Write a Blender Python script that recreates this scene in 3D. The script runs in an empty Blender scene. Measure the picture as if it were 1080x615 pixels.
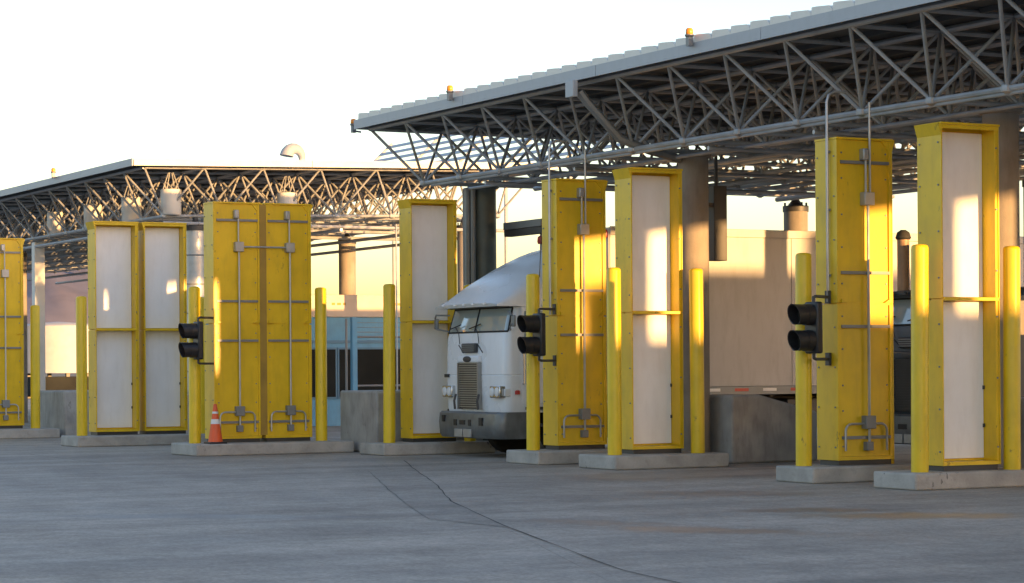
import bpy, math, random
from mathutils import Vector, Matrix
random.seed(7)
S = bpy.context.scene
C = S.collection
R = math.radians

# ------------------------------------------------------------------ camera
EYE = 1.62
fw = Vector((-0.8814, 0.4724, 0)).normalized()
rt0 = Vector((fw.y, -fw.x, 0)); up0 = Vector((0, 0, 1))
roll = 0.0070
rt = rt0*math.cos(roll) - up0*math.sin(roll)
up = up0*math.cos(roll) + rt0*math.sin(roll)
cam = bpy.data.cameras.new('camera')
cam.sensor_width = 36.0
cam.lens = 36.0*2500/1080
cam.shift_y = 78.5/1080
cam.clip_start = 0.1; cam.clip_end = 20000
co = bpy.data.objects.new('camera', cam); C.objects.link(co)
M = Matrix((rt, up, -fw)).transposed().to_4x4(); M.translation = (0, 0, EYE)
co.matrix_world = M
S.camera = co

# ------------------------------------------------------------------ light
SUN_AZ = R(17.0)      # from +X towards +Y
SUN_EL = R(2.3)
w = bpy.data.worlds.new('World'); S.world = w; w.use_nodes = True
nt = w.node_tree; nt.nodes.clear()
sky = nt.nodes.new('ShaderNodeTexSky'); sky.sky_type = 'NISHITA'; sky.sun_disc = False
sky.sun_elevation = R(3.2); sky.sun_rotation = R(90) - SUN_AZ
sky.altitude = 1100; sky.air_density = 1.0; sky.dust_density = 2.0; sky.ozone_density = 1.6
bg = nt.nodes.new('ShaderNodeBackground'); bg.inputs[1].default_value = 0.15
wo = nt.nodes.new('ShaderNodeOutputWorld')
wb = nt.nodes.new('ShaderNodeMix'); wb.data_type = 'RGBA'; wb.blend_type = 'MULTIPLY'; wb.inputs[0].default_value = 1.0
wb.inputs[7].default_value = (1.0, 0.88, 0.92, 1)     # white balance of the whole sky
nt.links.new(sky.outputs[0], wb.inputs[6]); nt.links.new(wb.outputs[2], bg.inputs[0]); nt.links.new(bg.outputs[0], wo.inputs[0])
sl = bpy.data.lights.new('sun', 'SUN'); sl.energy = 2.4; sl.angle = R(0.4); sl.color = (1.0, 0.54, 0.20)
so = bpy.data.objects.new('sun', sl); C.objects.link(so)
tosun = Vector((math.cos(SUN_AZ)*math.cos(SUN_EL), math.sin(SUN_AZ)*math.cos(SUN_EL), math.sin(SUN_EL)))
so.rotation_euler = tosun.to_track_quat('Z', 'Y').to_euler()
so.location = (40, 10, 30)
vs = S.view_settings
vs.view_transform = 'Standard'; vs.look = 'None'; vs.gamma = 1.0; vs.use_curve_mapping = False
vs.exposure = 2.4

# ------------------------------------------------------------------ materials
MATS = {}
def mat(name, col, rough=0.6, metal=0.0, var=0.12, scale=3.0, bump=0.0, bscale=40.0, dirt=0.0, dirtcol=(0.09, 0.075, 0.055), stretch=(1, 1, 0.25), spec=0.5, rvar=0.1, chips=0.0, chipcol=(0.10, 0.06, 0.03)):
    m = bpy.data.materials.new(name); m.use_nodes = True
    n = m.node_tree.nodes; l = m.node_tree.links
    b = n['Principled BSDF']
    b.inputs['Roughness'].default_value = rough; b.inputs['Metallic'].default_value = metal
    b.inputs['Specular IOR Level'].default_value = spec
    tc = n.new('ShaderNodeTexCoord')
    geo = n.new('ShaderNodeNewGeometry')
    oi = n.new('ShaderNodeObjectInfo')
    n1 = n.new('ShaderNodeTexNoise'); n1.inputs['Scale'].default_value = scale; n1.inputs['Detail'].default_value = 6
    l.new(geo.outputs['Position'], n1.inputs['Vector'])
    ramp = n.new('ShaderNodeMapRange'); ramp.inputs[1].default_value = 0.3; ramp.inputs[2].default_value = 0.7
    ramp.inputs[3].default_value = 1-var; ramp.inputs[4].default_value = 1+var
    l.new(n1.outputs[0], ramp.inputs[0])
    hsv = n.new('ShaderNodeMix'); hsv.data_type = 'RGBA'; hsv.blend_type = 'MULTIPLY'; hsv.inputs[0].default_value = 1.0
    hsv.inputs[6].default_value = (*col, 1)
    l.new(ramp.outputs[0], hsv.inputs[7])
    last = hsv.outputs[2]
    if dirt > 0:
        mp = n.new('ShaderNodeMapping'); mp.inputs['Scale'].default_value = stretch
        l.new(geo.outputs['Position'], mp.inputs['Vector'])
        n2 = n.new('ShaderNodeTexNoise'); n2.inputs['Scale'].default_value = 7.0; n2.inputs['Detail'].default_value = 8; n2.inputs['Roughness'].default_value = 0.65
        l.new(mp.outputs[0], n2.inputs['Vector'])
        r2 = n.new('ShaderNodeMapRange'); r2.inputs[1].default_value = 0.48; r2.inputs[2].default_value = 0.78
        r2.inputs[3].default_value = 0; r2.inputs[4].default_value = dirt
        l.new(n2.outputs[0], r2.inputs[0])
        mx = n.new('ShaderNodeMix'); mx.data_type = 'RGBA'; mx.inputs[7].default_value = (*dirtcol, 1)
        l.new(r2.outputs[0], mx.inputs[0]); l.new(last, mx.inputs[6]); last = mx.outputs[2]
    if chips > 0:
        mp = n.new('ShaderNodeMapping'); mp.inputs['Scale'].default_value = (1, 1, 0.45)
        l.new(geo.outputs['Position'], mp.inputs['Vector'])
        n4 = n.new('ShaderNodeTexNoise'); n4.inputs['Scale'].default_value = 16.0; n4.inputs['Detail'].default_value = 5; n4.inputs['Roughness'].default_value = 0.6
        l.new(mp.outputs[0], n4.inputs['Vector'])
        n5 = n.new('ShaderNodeTexNoise'); n5.inputs['Scale'].default_value = 1.7; l.new(geo.outputs['Position'], n5.inputs['Vector'])
        sm = n.new('ShaderNodeMath'); sm.operation = 'MULTIPLY_ADD'; sm.inputs[1].default_value = 0.55; l.new(n5.outputs[0], sm.inputs[0]); l.new(n4.outputs[0], sm.inputs[2])
        r4 = n.new('ShaderNodeMapRange'); r4.inputs[1].default_value = 0.98; r4.inputs[2].default_value = 1.04; r4.inputs[3].default_value = 0; r4.inputs[4].default_value = chips
        l.new(sm.outputs[0], r4.inputs[0])
        mc = n.new('ShaderNodeMix'); mc.data_type = 'RGBA'; mc.inputs[7].default_value = (*chipcol, 1)
        l.new(r4.outputs[0], mc.inputs[0]); l.new(last, mc.inputs[6]); last = mc.outputs[2]
    l.new(last, b.inputs['Base Color'])
    if rvar > 0:
        rr = n.new('ShaderNodeMapRange'); rr.inputs[3].default_value = max(0.02, rough-rvar); rr.inputs[4].default_value = min(1, rough+rvar)
        l.new(n1.outputs[0], rr.inputs[0]); l.new(rr.outputs[0], b.inputs['Roughness'])
    if bump > 0:
        n3 = n.new('ShaderNodeTexNoise'); n3.inputs['Scale'].default_value = bscale; n3.inputs['Detail'].default_value = 4
        l.new(geo.outputs['Position'], n3.inputs['Vector'])
        bp = n.new('ShaderNodeBump'); bp.inputs['Strength'].default_value = bump; bp.inputs['Distance'].default_value = 0.02
        l.new(n3.outputs[0], bp.inputs['Height']); l.new(bp.outputs[0], b.inputs['Normal'])
    MATS[name] = m
    return m

mat('yellow_paint', (0.76, 0.50, 0.012), 0.42, var=0.10, scale=2.2, chips=0.5, dirt=0.25, dirtcol=(0.26, 0.16, 0.03), bump=0.05, bscale=9)
mat('rust_yellow', (0.36, 0.22, 0.03), 0.6, var=0.15, dirt=0.3)
mat('bollard_yellow', (0.74, 0.52, 0.012), 0.36, var=0.08, scale=3, chips=0.6, dirt=0.25, dirtcol=(0.18, 0.13, 0.03))
mat('white_paint', (0.84, 0.85, 0.86), 0.5, var=0.04, scale=1.5, dirt=0.14, dirtcol=(0.34, 0.30, 0.24))
mat('concrete', (0.36, 0.345, 0.315), 0.85, var=0.2, scale=2.5, bump=0.3, bscale=60, dirt=0.5, dirtcol=(0.12, 0.11, 0.10), chips=0.4, chipcol=(0.08, 0.075, 0.07))
mat('kerb_concrete', (0.40, 0.38, 0.34), 0.85, var=0.2, scale=3.5, bump=0.35, bscale=45, dirt=0.5, dirtcol=(0.12, 0.115, 0.10), stretch=(1, 1, 1), chips=0.7, chipcol=(0.06, 0.058, 0.055))
mat('column_concrete', (0.27, 0.24, 0.20), 0.8, var=0.18, scale=2.0, bump=0.2, bscale=50, dirt=0.35)
mat('truss_steel', (0.38, 0.40, 0.42), 0.45, 0.35, var=0.15, scale=3)
mat('galvanised', (0.42, 0.43, 0.43), 0.4, 0.6, var=0.12, scale=6)
mat('rail_grey', (0.22, 0.23, 0.23), 0.5, 0.3, var=0.1)
mat('fascia_grey', (0.42, 0.45, 0.47), 0.5, 0.0, var=0.05, dirt=0.12, dirtcol=(0.2, 0.2, 0.2))
mat('fascia_sunlit', (0.66, 0.64, 0.58), 0.55, 0.0, var=0.08, dirt=0.2, stretch=(1, 0.2, 1))
mat('roof_sheet_pale', (0.80, 0.77, 0.68), 0.5, var=0.05)  # cream puts the sunlight on the rib ends into the colour
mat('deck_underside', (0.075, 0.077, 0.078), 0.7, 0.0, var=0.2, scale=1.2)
mat('black_plastic', (0.018, 0.018, 0.02), 0.45, var=0.1)
mat('dark_metal', (0.06, 0.06, 0.06), 0.5, 0.3, var=0.15)
mat('dark_green_steel', (0.10, 0.12, 0.11), 0.5, 0.2, var=0.2, dirt=0.2)
mat('cone_orange', (0.78, 0.12, 0.03), 0.5, var=0.08, dirt=0.2)
mat('reflective_white', (0.72, 0.72, 0.70), 0.35, var=0.05)
mat('beacon_amber', (0.85, 0.28, 0.02), 0.25, var=0.05)
mat('lens_glint', (0.60, 0.22, 0.03), 0.15, var=0.1)  # amber glint put into the lens colour
mat('vent_grey', (0.30, 0.33, 0.36), 0.5, var=0.05)
mat('lens_dark', (0.03, 0.03, 0.028), 0.12, var=0.1)
mat('truck_white', (0.78, 0.80, 0.81), 0.28, var=0.03, scale=1.2, dirt=0.12, dirtcol=(0.32, 0.30, 0.27))
mat('truck_blue', (0.035, 0.05, 0.065), 0.35, var=0.1)
mat('trailer_tan', (0.46, 0.29, 0.17), 0.5, var=0.12, dirt=0.3)
mat('trailer_white', (0.47, 0.455, 0.43), 0.45, var=0.07, scale=1.2, dirt=0.35, dirtcol=(0.25, 0.22, 0.18))
mat('bumper_grey', (0.17, 0.18, 0.18), 0.4, 0.4, var=0.25, scale=4, dirt=0.3)
mat('chrome', (0.55, 0.55, 0.54), 0.22, 0.9, var=0.1)
mat('grille_grey', (0.33, 0.33, 0.31), 0.4, 0.6, var=0.12, dirt=0.2)
mat('rubber', (0.02, 0.02, 0.02), 0.8, var=0.2, bump=0.2)
mat('red_plastic', (0.45, 0.02, 0.015), 0.3, var=0.1)
mat('booth_blue', (0.12, 0.33, 0.50), 0.6, var=0.08, dirt=0.2)
mat('blue_light', (0.10, 0.22, 0.32), 0.6, var=0.06)
mat('dark_opening', (0.022, 0.024, 0.022), 0.9, spec=0.1, var=0.3, scale=1.0)
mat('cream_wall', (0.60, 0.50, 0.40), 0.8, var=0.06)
mat('tank_white', (0.66, 0.68, 0.66), 0.5, var=0.05, dirt=0.1)
mat('tank_grey', (0.36, 0.38, 0.38), 0.6, var=0.06)
mat('soil', (0.20, 0.165, 0.125), 0.95, var=0.3, scale=0.05, bump=0.3, bscale=2)
mat('hazy_rock', (0.17, 0.155, 0.17), 1.0, var=0.35, scale=0.004, dirt=0.5, dirtcol=(0.28, 0.22, 0.21), stretch=(0.0006, 0.0006, 0.002))  # grey-violet distance haze put into the base colour
mat('joint_dark', (0.035, 0.033, 0.03), 0.95, var=0.2)
mat('lamp_white', (0.62, 0.61, 0.58), 0.45, var=0.05)
mat('sign_dark', (0.045, 0.045, 0.045), 0.5, var=0.15)

def glass_mat():
    m = bpy.data.materials.new('windscreen_glass'); m.use_nodes = True
    b = m.node_tree.nodes['Principled BSDF']
    b.inputs['Base Color'].default_value = (0.32, 0.38, 0.38, 1); b.inputs['Roughness'].default_value = 0.06  # pale base colour stands in for the reflected sky
    b.inputs['Specular IOR Level'].default_value = 0.9
    b.inputs['Coat Weight'].default_value = 0.6; b.inputs['Coat Roughness'].default_value = 0.03
    MATS['glass'] = m
glass_mat()

def pavement_mat(name, base, darker):
    m = bpy.data.materials.new(name); m.use_nodes = True
    n = m.node_tree.nodes; l = m.node_tree.links; b = n['Principled BSDF']
    geo = n.new('ShaderNodeNewGeometry')
    def noise(sc, det=6, rough=0.55, stretch=None, rot=0):
        t = n.new('ShaderNodeTexNoise'); t.inputs['Scale'].default_value = sc; t.inputs['Detail'].default_value = det; t.inputs['Roughness'].default_value = rough
        if stretch:
            mp = n.new('ShaderNodeMapping'); mp.inputs['Scale'].default_value = stretch; mp.inputs['Rotation'].default_value = (0, 0, rot)
            l.new(geo.outputs['Position'], mp.inputs['Vector']); l.new(mp.outputs[0], t.inputs['Vector'])
        else: l.new(geo.outputs['Position'], t.inputs['Vector'])
        return t.outputs[0]
    def rng(s, a, b_, c, d):
        r = n.new('ShaderNodeMapRange'); r.inputs[1].default_value = a; r.inputs[2].default_value = b_; r.inputs[3].default_value = c; r.inputs[4].default_value = d
        l.new(s, r.inputs[0]); return r.outputs[0]
    def mul(a, b_):
        r = n.new('ShaderNodeMath'); r.operation = 'MULTIPLY'; l.new(a, r.inputs[0]); l.new(b_, r.inputs[1]); return r.outputs[0]
    big = rng(noise(0.22, 6, 0.65), 0.3, 0.7, 0.80, 1.16)
    mid = rng(noise(0.9, 8, 0.65), 0.3, 0.7, 0.84, 1.14)
    fine = mul(rng(noise(22, 5, 0.7), 0.3, 0.7, 0.70, 1.28), rng(noise(4.5, 6, 0.7), 0.3, 0.7, 0.80, 1.18))
    # tyre-polished tracks run along the lanes
    track = rng(noise(1.0, 5, 0.6, (0.75, 0.06, 1), R(8)), 0.40, 0.66, 1.08, 0.76)
    v = mul(mul(mul(big, mid), fine), track)
    mx = n.new('ShaderNodeMix'); mx.data_type = 'RGBA'; mx.blend_type = 'MULTIPLY'; mx.inputs[0].default_value = 1
    mx.inputs[6].default_value = (*base, 1); l.new(v, mx.inputs[7])
    last = mx.outputs[2]
    # damp stains plus darker and orange-brown patches
    wet = None
    for (cx, cy, ax, ay, ang, col, amt) in [(a_, b_, c_, d_, e_, f_, g_*.7) for (a_, b_, c_, d_, e_, f_, g_) in GROUND_PATCHES]:
        mp = n.new('ShaderNodeMapping'); mp.vector_type = 'TEXTURE'
        mp.inputs['Location'].default_value = (cx, cy, 0); mp.inputs['Rotation'].default_value = (0, 0, ang); mp.inputs['Scale'].default_value = (ax, ay, 1)
        l.new(geo.outputs['Position'], mp.inputs['Vector'])
        ln = n.new('ShaderNodeVectorMath'); ln.operation = 'LENGTH'; l.new(mp.outputs[0], ln.inputs[0])
        ad = n.new('ShaderNodeMath'); ad.operation = 'ADD'
        l.new(ln.outputs[1], ad.inputs[0]); l.new(rng(noise(2.2, 6, 0.65), 0.25, 0.75, -0.45, 0.45), ad.inputs[1])
        k = rng(ad.outputs[0], 0.55, 1.0, amt, 0.0)
        m2 = n.new('ShaderNodeMix'); m2.data_type = 'RGBA'; m2.inputs[7].default_value = (*col, 1)
        l.new(k, m2.inputs[0]); l.new(last, m2.inputs[6]); last = m2.outputs[2]
        if wet is None: wet = k
        else:
            mm = n.new('ShaderNodeMath'); mm.operation = 'MAXIMUM'; l.new(wet, mm.inputs[0]); l.new(k, mm.inputs[1]); wet = mm.outputs[0]
    l.new(last, b.inputs['Base Color'])
    rbase = rng(noise(0.7, 6), 0.3, 0.7, 0.62, 0.86)
    mr = n.new('ShaderNodeMix'); mr.data_type = 'FLOAT'; l.new(wet, mr.inputs[0]); l.new(rbase, mr.inputs[2]); mr.inputs[3].default_value = 0.22
    l.new(mr.outputs[0], b.inputs['Roughness'])
    bp = n.new('ShaderNodeBump'); bp.inputs['Strength'].default_value = 0.35; bp.inputs['Distance'].default_value = 0.01
    l.new(noise(28, 6, 0.7), bp.inputs['Height']); l.new(bp.outputs[0], b.inputs['Normal'])
    MATS[name] = m
GROUND_PATCHES = [(-19.6, 12.6, 1.5, 0.55, R(35), (0.17, 0.095, 0.04), 0.75), (-21.2, 12.3, 1.2, 0.4, R(30), (0.13, 0.085, 0.05), 0.6),
          (-20.2, 15.7, 1.5, 0.7, R(60), (0.20, 0.12, 0.035), 0.75), (-21.6, 15.3, 1.1, 0.5, R(60), (0.06, 0.052, 0.045), 0.7),
          (-25.0, 16.4, 1.6, 0.7, R(45), (0.085, 0.08, 0.075), 0.55), (-24.5, 9.2, 2.2, 0.5, R(50), (0.10, 0.10, 0.10), 0.5),
          (-37.2, 17.6, 1.4, 1.4, 0, (0.07, 0.068, 0.065), 0.55), (-29.6, 18.5, 1.6, 2.4, 0, (0.10, 0.097, 0.09), 0.4)]
pavement_mat('pavement_concrete', (0.375, 0.325, 0.262), None)
pavement_mat('patch_concrete', (0.33, 0.288, 0.235), None)

# ------------------------------------------------------------------ mesh helpers
class MB:
    def __init__(s): s.v = []; s.f = []
    def add(s, vs, fs):
        o = len(s.v); s.v += [tuple(p) for p in vs]; s.f += [tuple(i+o for i in f) for f in fs]; return s
    def box(s, x0, x1, y0, y1, z0, z1):
        return s.add([(x0,y0,z0),(x1,y0,z0),(x1,y1,z0),(x0,y1,z0),(x0,y0,z1),(x1,y0,z1),(x1,y1,z1),(x0,y1,z1)],
                     [(0,3,2,1),(4,5,6,7),(0,1,5,4),(1,2,6,5),(2,3,7,6),(3,0,4,7)])
    def tube(s, p, q, r, n=8, r2=None, caps=True):
        p = Vector(p); q = Vector(q); d = (q-p).normalized(); r2 = r if r2 is None else r2
        a = d.orthogonal().normalized(); b = d.cross(a)
        vs = []
        for c, rr in ((p, r), (q, r2)):
            for i in range(n):
                t = 2*math.pi*i/n; vs.append(c + a*math.cos(t)*rr + b*math.sin(t)*rr)
        fs = [(i, (i+1) % n, n+(i+1) % n, n+i) for i in range(n)]
        if caps: fs += [tuple(range(n-1, -1, -1)), tuple(range(n, 2*n))]
        return s.add(vs, fs)
    def path(s, pts, r, n=8):
        pts = [Vector(p) for p in pts]; rings = []
        a = None
        for i, p in enumerate(pts):
            d = ((pts[min(i+1, len(pts)-1)]-p).normalized() + (p-pts[max(i-1, 0)]).normalized()).normalized()
            if a is None: a = d.orthogonal().normalized()
            else: a = (a - d*a.dot(d)).normalized()
            b = d.cross(a); rings.append([p + a*math.cos(2*math.pi*k/n)*r + b*math.sin(2*math.pi*k/n)*r for k in range(n)])
        vs = [v for g in rings for v in g]; fs = []
        for i in range(len(rings)-1):
            for k in range(n): fs.append((i*n+k, i*n+(k+1) % n, (i+1)*n+(k+1) % n, (i+1)*n+k))
        fs += [tuple(range(n-1, -1, -1)), tuple(range((len(rings)-1)*n, len(rings)*n))]
        return s.add(vs, fs)
    def lathe(s, c, prof, n=20):
        vs = []; fs = []
        for (r, z) in prof:
            for k in range(n):
                t = 2*math.pi*k/n; vs.append((c[0]+r*math.cos(t), c[1]+r*math.sin(t), c[2]+z))
        m = len(prof)
        for i in range(m-1):
            for k in range(n): fs.append((i*n+k, i*n+(k+1) % n, (i+1)*n+(k+1) % n, (i+1)*n+k))
        fs += [tuple(range(n-1, -1, -1)), tuple(range((m-1)*n, m*n))]
        return s.add(vs, fs)
    def prism(s, poly, axis, a0, a1):
        """extrude a 2-D polygon along an axis ('x': poly in yz, 'y': poly in xz, 'z': poly in xy)"""
        n = len(poly); vs = []
        for a in (a0, a1):
            for (u, v) in poly:
                vs.append({'x': (a, u, v), 'y': (u, a, v), 'z': (u, v, a)}[axis])
        fs = [tuple(range(n)), tuple(range(2*n-1, n-1, -1))] + [(i, n+i, n+(i+1) % n, (i+1) % n) for i in range(n)]
        return s.add(vs, fs)
    def grid(s, rows, closed=False):
        m = len(rows[0]); vs = [p for r in rows for p in r]; fs = []
        for i in range(len(rows)-1):
            for k in range(m if closed else m-1): fs.append((i*m+k, i*m+(k+1) % m, (i+1)*m+(k+1) % m, (i+1)*m+k))
        return s.add(vs, fs)
    def mesh(s, name, mt, smooth=True):
        me = bpy.data.meshes.new(name); me.from_pydata(s.v, [], s.f)
        import bmesh
        bm = bmesh.new(); bm.from_mesh(me); bmesh.ops.recalc_face_normals(bm, faces=bm.faces); bm.to_mesh(me); bm.free()
        me.materials.append(MATS[mt])
        if smooth:
            for p in me.polygons: p.use_smooth = True
            me.set_sharp_from_angle(angle=R(38))
        return me
    def obj(s, name, mt, parent=None, bevel=0, smooth=True, loc=None, seg=2):
        o = bpy.data.objects.new(name, s.mesh(name, mt, smooth)); C.objects.link(o)
        if parent: o.parent = parent
        if loc: o.location = loc
        if bevel:
            b = o.modifiers.new('bevel', 'BEVEL'); b.width = bevel; b.segments = seg; b.limit_method = 'ANGLE'; b.angle_limit = R(40)
        return o
def tag(o, label, cat, group=None):
    o['label'] = label; o['category'] = cat
    if group: o['group'] = group
    return o
def thing(name, loc, label, cat, group=None):
    o = bpy.data.objects.new(name, None); C.objects.link(o); o.location = loc; o.empty_display_size = 0.2
    return tag(o, label, cat, group)
def copy_tree(o, parent=None):
    c = o.copy(); C.objects.link(c); c.parent = parent
    for ch in o.children: copy_tree(ch, c)
    return c
def structure(o): o['kind'] = 'structure'; return o
def stuff(o): o['kind'] = 'stuff'; return o
def mirrored_bool(x): return x

# ================================================================== SETTING
g = MB().add([(-9000,-9000,-0.06),(9000,-9000,-0.06),(9000,9000,-0.06),(-9000,9000,-0.06)], [(0,1,2,3)]).obj('ground', 'soil'); structure(g)
pv = MB().box(-135, 70, -45, 75, -0.05, -0.012).obj('pavement', 'joint_dark'); structure(pv)
# slabs: rotated 22 degrees to the lanes, a narrow repair strip runs between two bays
AN = R(-20.5); ca, sa = math.cos(AN), math.sin(AN)
O0 = Vector((-25.4, 12.8))
def slab_xy(s, t): return (O0.x + s*ca - t*sa, O0.y + s*sa + t*ca)
def clipinside(s, t):
    x, y = slab_xy(s, t); return -135 < x < 70 and -45 < y < 75
bands = []
t = 0.0
while t < 75: bands.append((t, t+9.5, 'pavement_concrete', 12.0, 0.003)); t += 9.5
t = 0.0
while t > -50: bands.append((t-9.5, t, 'pavement_concrete', 12.0, 0.003)); t -= 9.5
meshcache = {}
for (t0, t1, mt, L, gap) in bands:
    s = -120 + (3.1 if mt == 'patch_concrete' else 0)
    while s < 95:
        if clipinside(s+L/2, (t0+t1)/2):
            key = (round(t1-t0, 3), mt, L)
            if key not in meshcache:
                h = (t1-t0)/2
                meshcache[key] = MB().box(-L/2+gap, L/2-gap, -h+gap, h-gap, -0.03, 0).mesh('slab', mt)
            o = bpy.data.objects.new('slab', meshcache[key]); C.objects.link(o); o.parent = pv
            x, y = slab_xy(s+L/2, (t0+t1)/2)
            o.location = (x, y, random.uniform(-0.003, 0.0)); o.rotation_euler = (0, 0, AN)
        s += L

# jagged cracks with a darker repair strip between them
def crack(pts, w0, name='crack', z=.004):
    fine = []
    for (a, b) in zip(pts, pts[1:]):
        n = max(2, int((Vector(b)-Vector(a)).length/.6))
        for k in range(n): fine.append(Vector(a).lerp(Vector(b), k/n))
    fine.append(Vector(pts[-1])); vs = []; m = MB()
    L_, R_ = [], []
    for i, p in enumerate(fine):
        d = (fine[min(i+1, len(fine)-1)]-fine[max(i-1, 0)]).normalized(); nn = Vector((-d.y, d.x))
        p = p + nn*random.uniform(-.010, .010); w = w0*random.uniform(.35, 1.2)
        L_.append((p.x+nn.x*w, p.y+nn.y*w, z)); R_.append((p.x-nn.x*w, p.y-nn.y*w, z))
    m.grid([L_, R_]).obj(name, 'joint_dark', pv)
c1 = [(-37.0, 17.7), (-33.7, 16.3), (-29.3, 14.5), (-25.4, 12.77), (-21.0, 11.2), (-16.1, 9.6), (-13.6, 9.15), (-8, 8.3)]
c2 = [(-33.6, 15.45), (-32.6, 15.06), (-28.4, 13.35), (-24.6, 11.85), (-22.6, 11.1)]
crack(c1, .008); crack(c2, .003)
crack([(-44, 13.2), (-39, 13.0), (-36.5, 13.7)], .007)
pp = [(x, y) for x, y in c1[1:5]] + [(x, y) for x, y in reversed(c2[1:5])]
MB().add([(x, y, .002) for x, y in pp], [tuple(range(len(pp)))]).obj('repair_strip', 'patch_concrete', pv)
# distant mountains
def hills():
    rows = []
    n = 140
    import mathutils
    prof = []
    for i in range(n+1):
        a = R(138 + 60*i/n)         # azimuth from +X, counterclockwise
        d = 5200
        base = 0
        deg = math.degrees(a)
        hgt = 250*max(0, min(1, (deg-157.6)/4.5))**0.7 + 30
        hgt *= 0.9 + 0.35*mathutils.noise.noise(Vector((deg*0.33, 1.7, 0))) + 0.12*mathutils.noise.noise(Vector((deg*1.7, 4.2, 0)))
        prof.append((a, max(8, hgt)))
    for k in range(9):
        q = k/8; row = []
        for (a, hh) in prof:
            d = 4300 + 1500*q + 160*mathutils.noise.noise(Vector((math.degrees(a)*0.9, q*3, 2)))*math.sin(q*math.pi)
            z = hh*(q**0.8)*(1 + 0.25*mathutils.noise.noise(Vector((math.degrees(a)*1.3, q*4, 9)))*math.sin(q*math.pi))
            row.append((d*math.cos(a), d*math.sin(a), z-0.5))
        rows.append(row)
    row = [(6900*math.cos(a), 6900*math.sin(a), -0.5) for a, hh in prof]; rows.append(row)
    structure(MB().grid(rows).obj('hills', 'hazy_rock'))
hills()

# ================================================================== CANOPIES
MOD = 1.55
unit = {}
def strut_mesh(mt):
    if mt not in unit: unit[mt] = MB().tube((0,0,0), (0,0,1), 1.0, 8).mesh('brace', mt)
    return unit[mt]
def strut(name, p, q, r, mt, parent, base):
    p = Vector(p); q = Vector(q); d = q-p
    o = bpy.data.objects.new(name, strut_mesh(mt)); C.objects.link(o); o.parent = parent
    o.matrix_basis = Matrix.Translation(p-base) @ d.to_track_quat('Z', 'Y').to_matrix().to_4x4() @ Matrix.Diagonal((r, r, d.length, 1))
    return o

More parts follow.
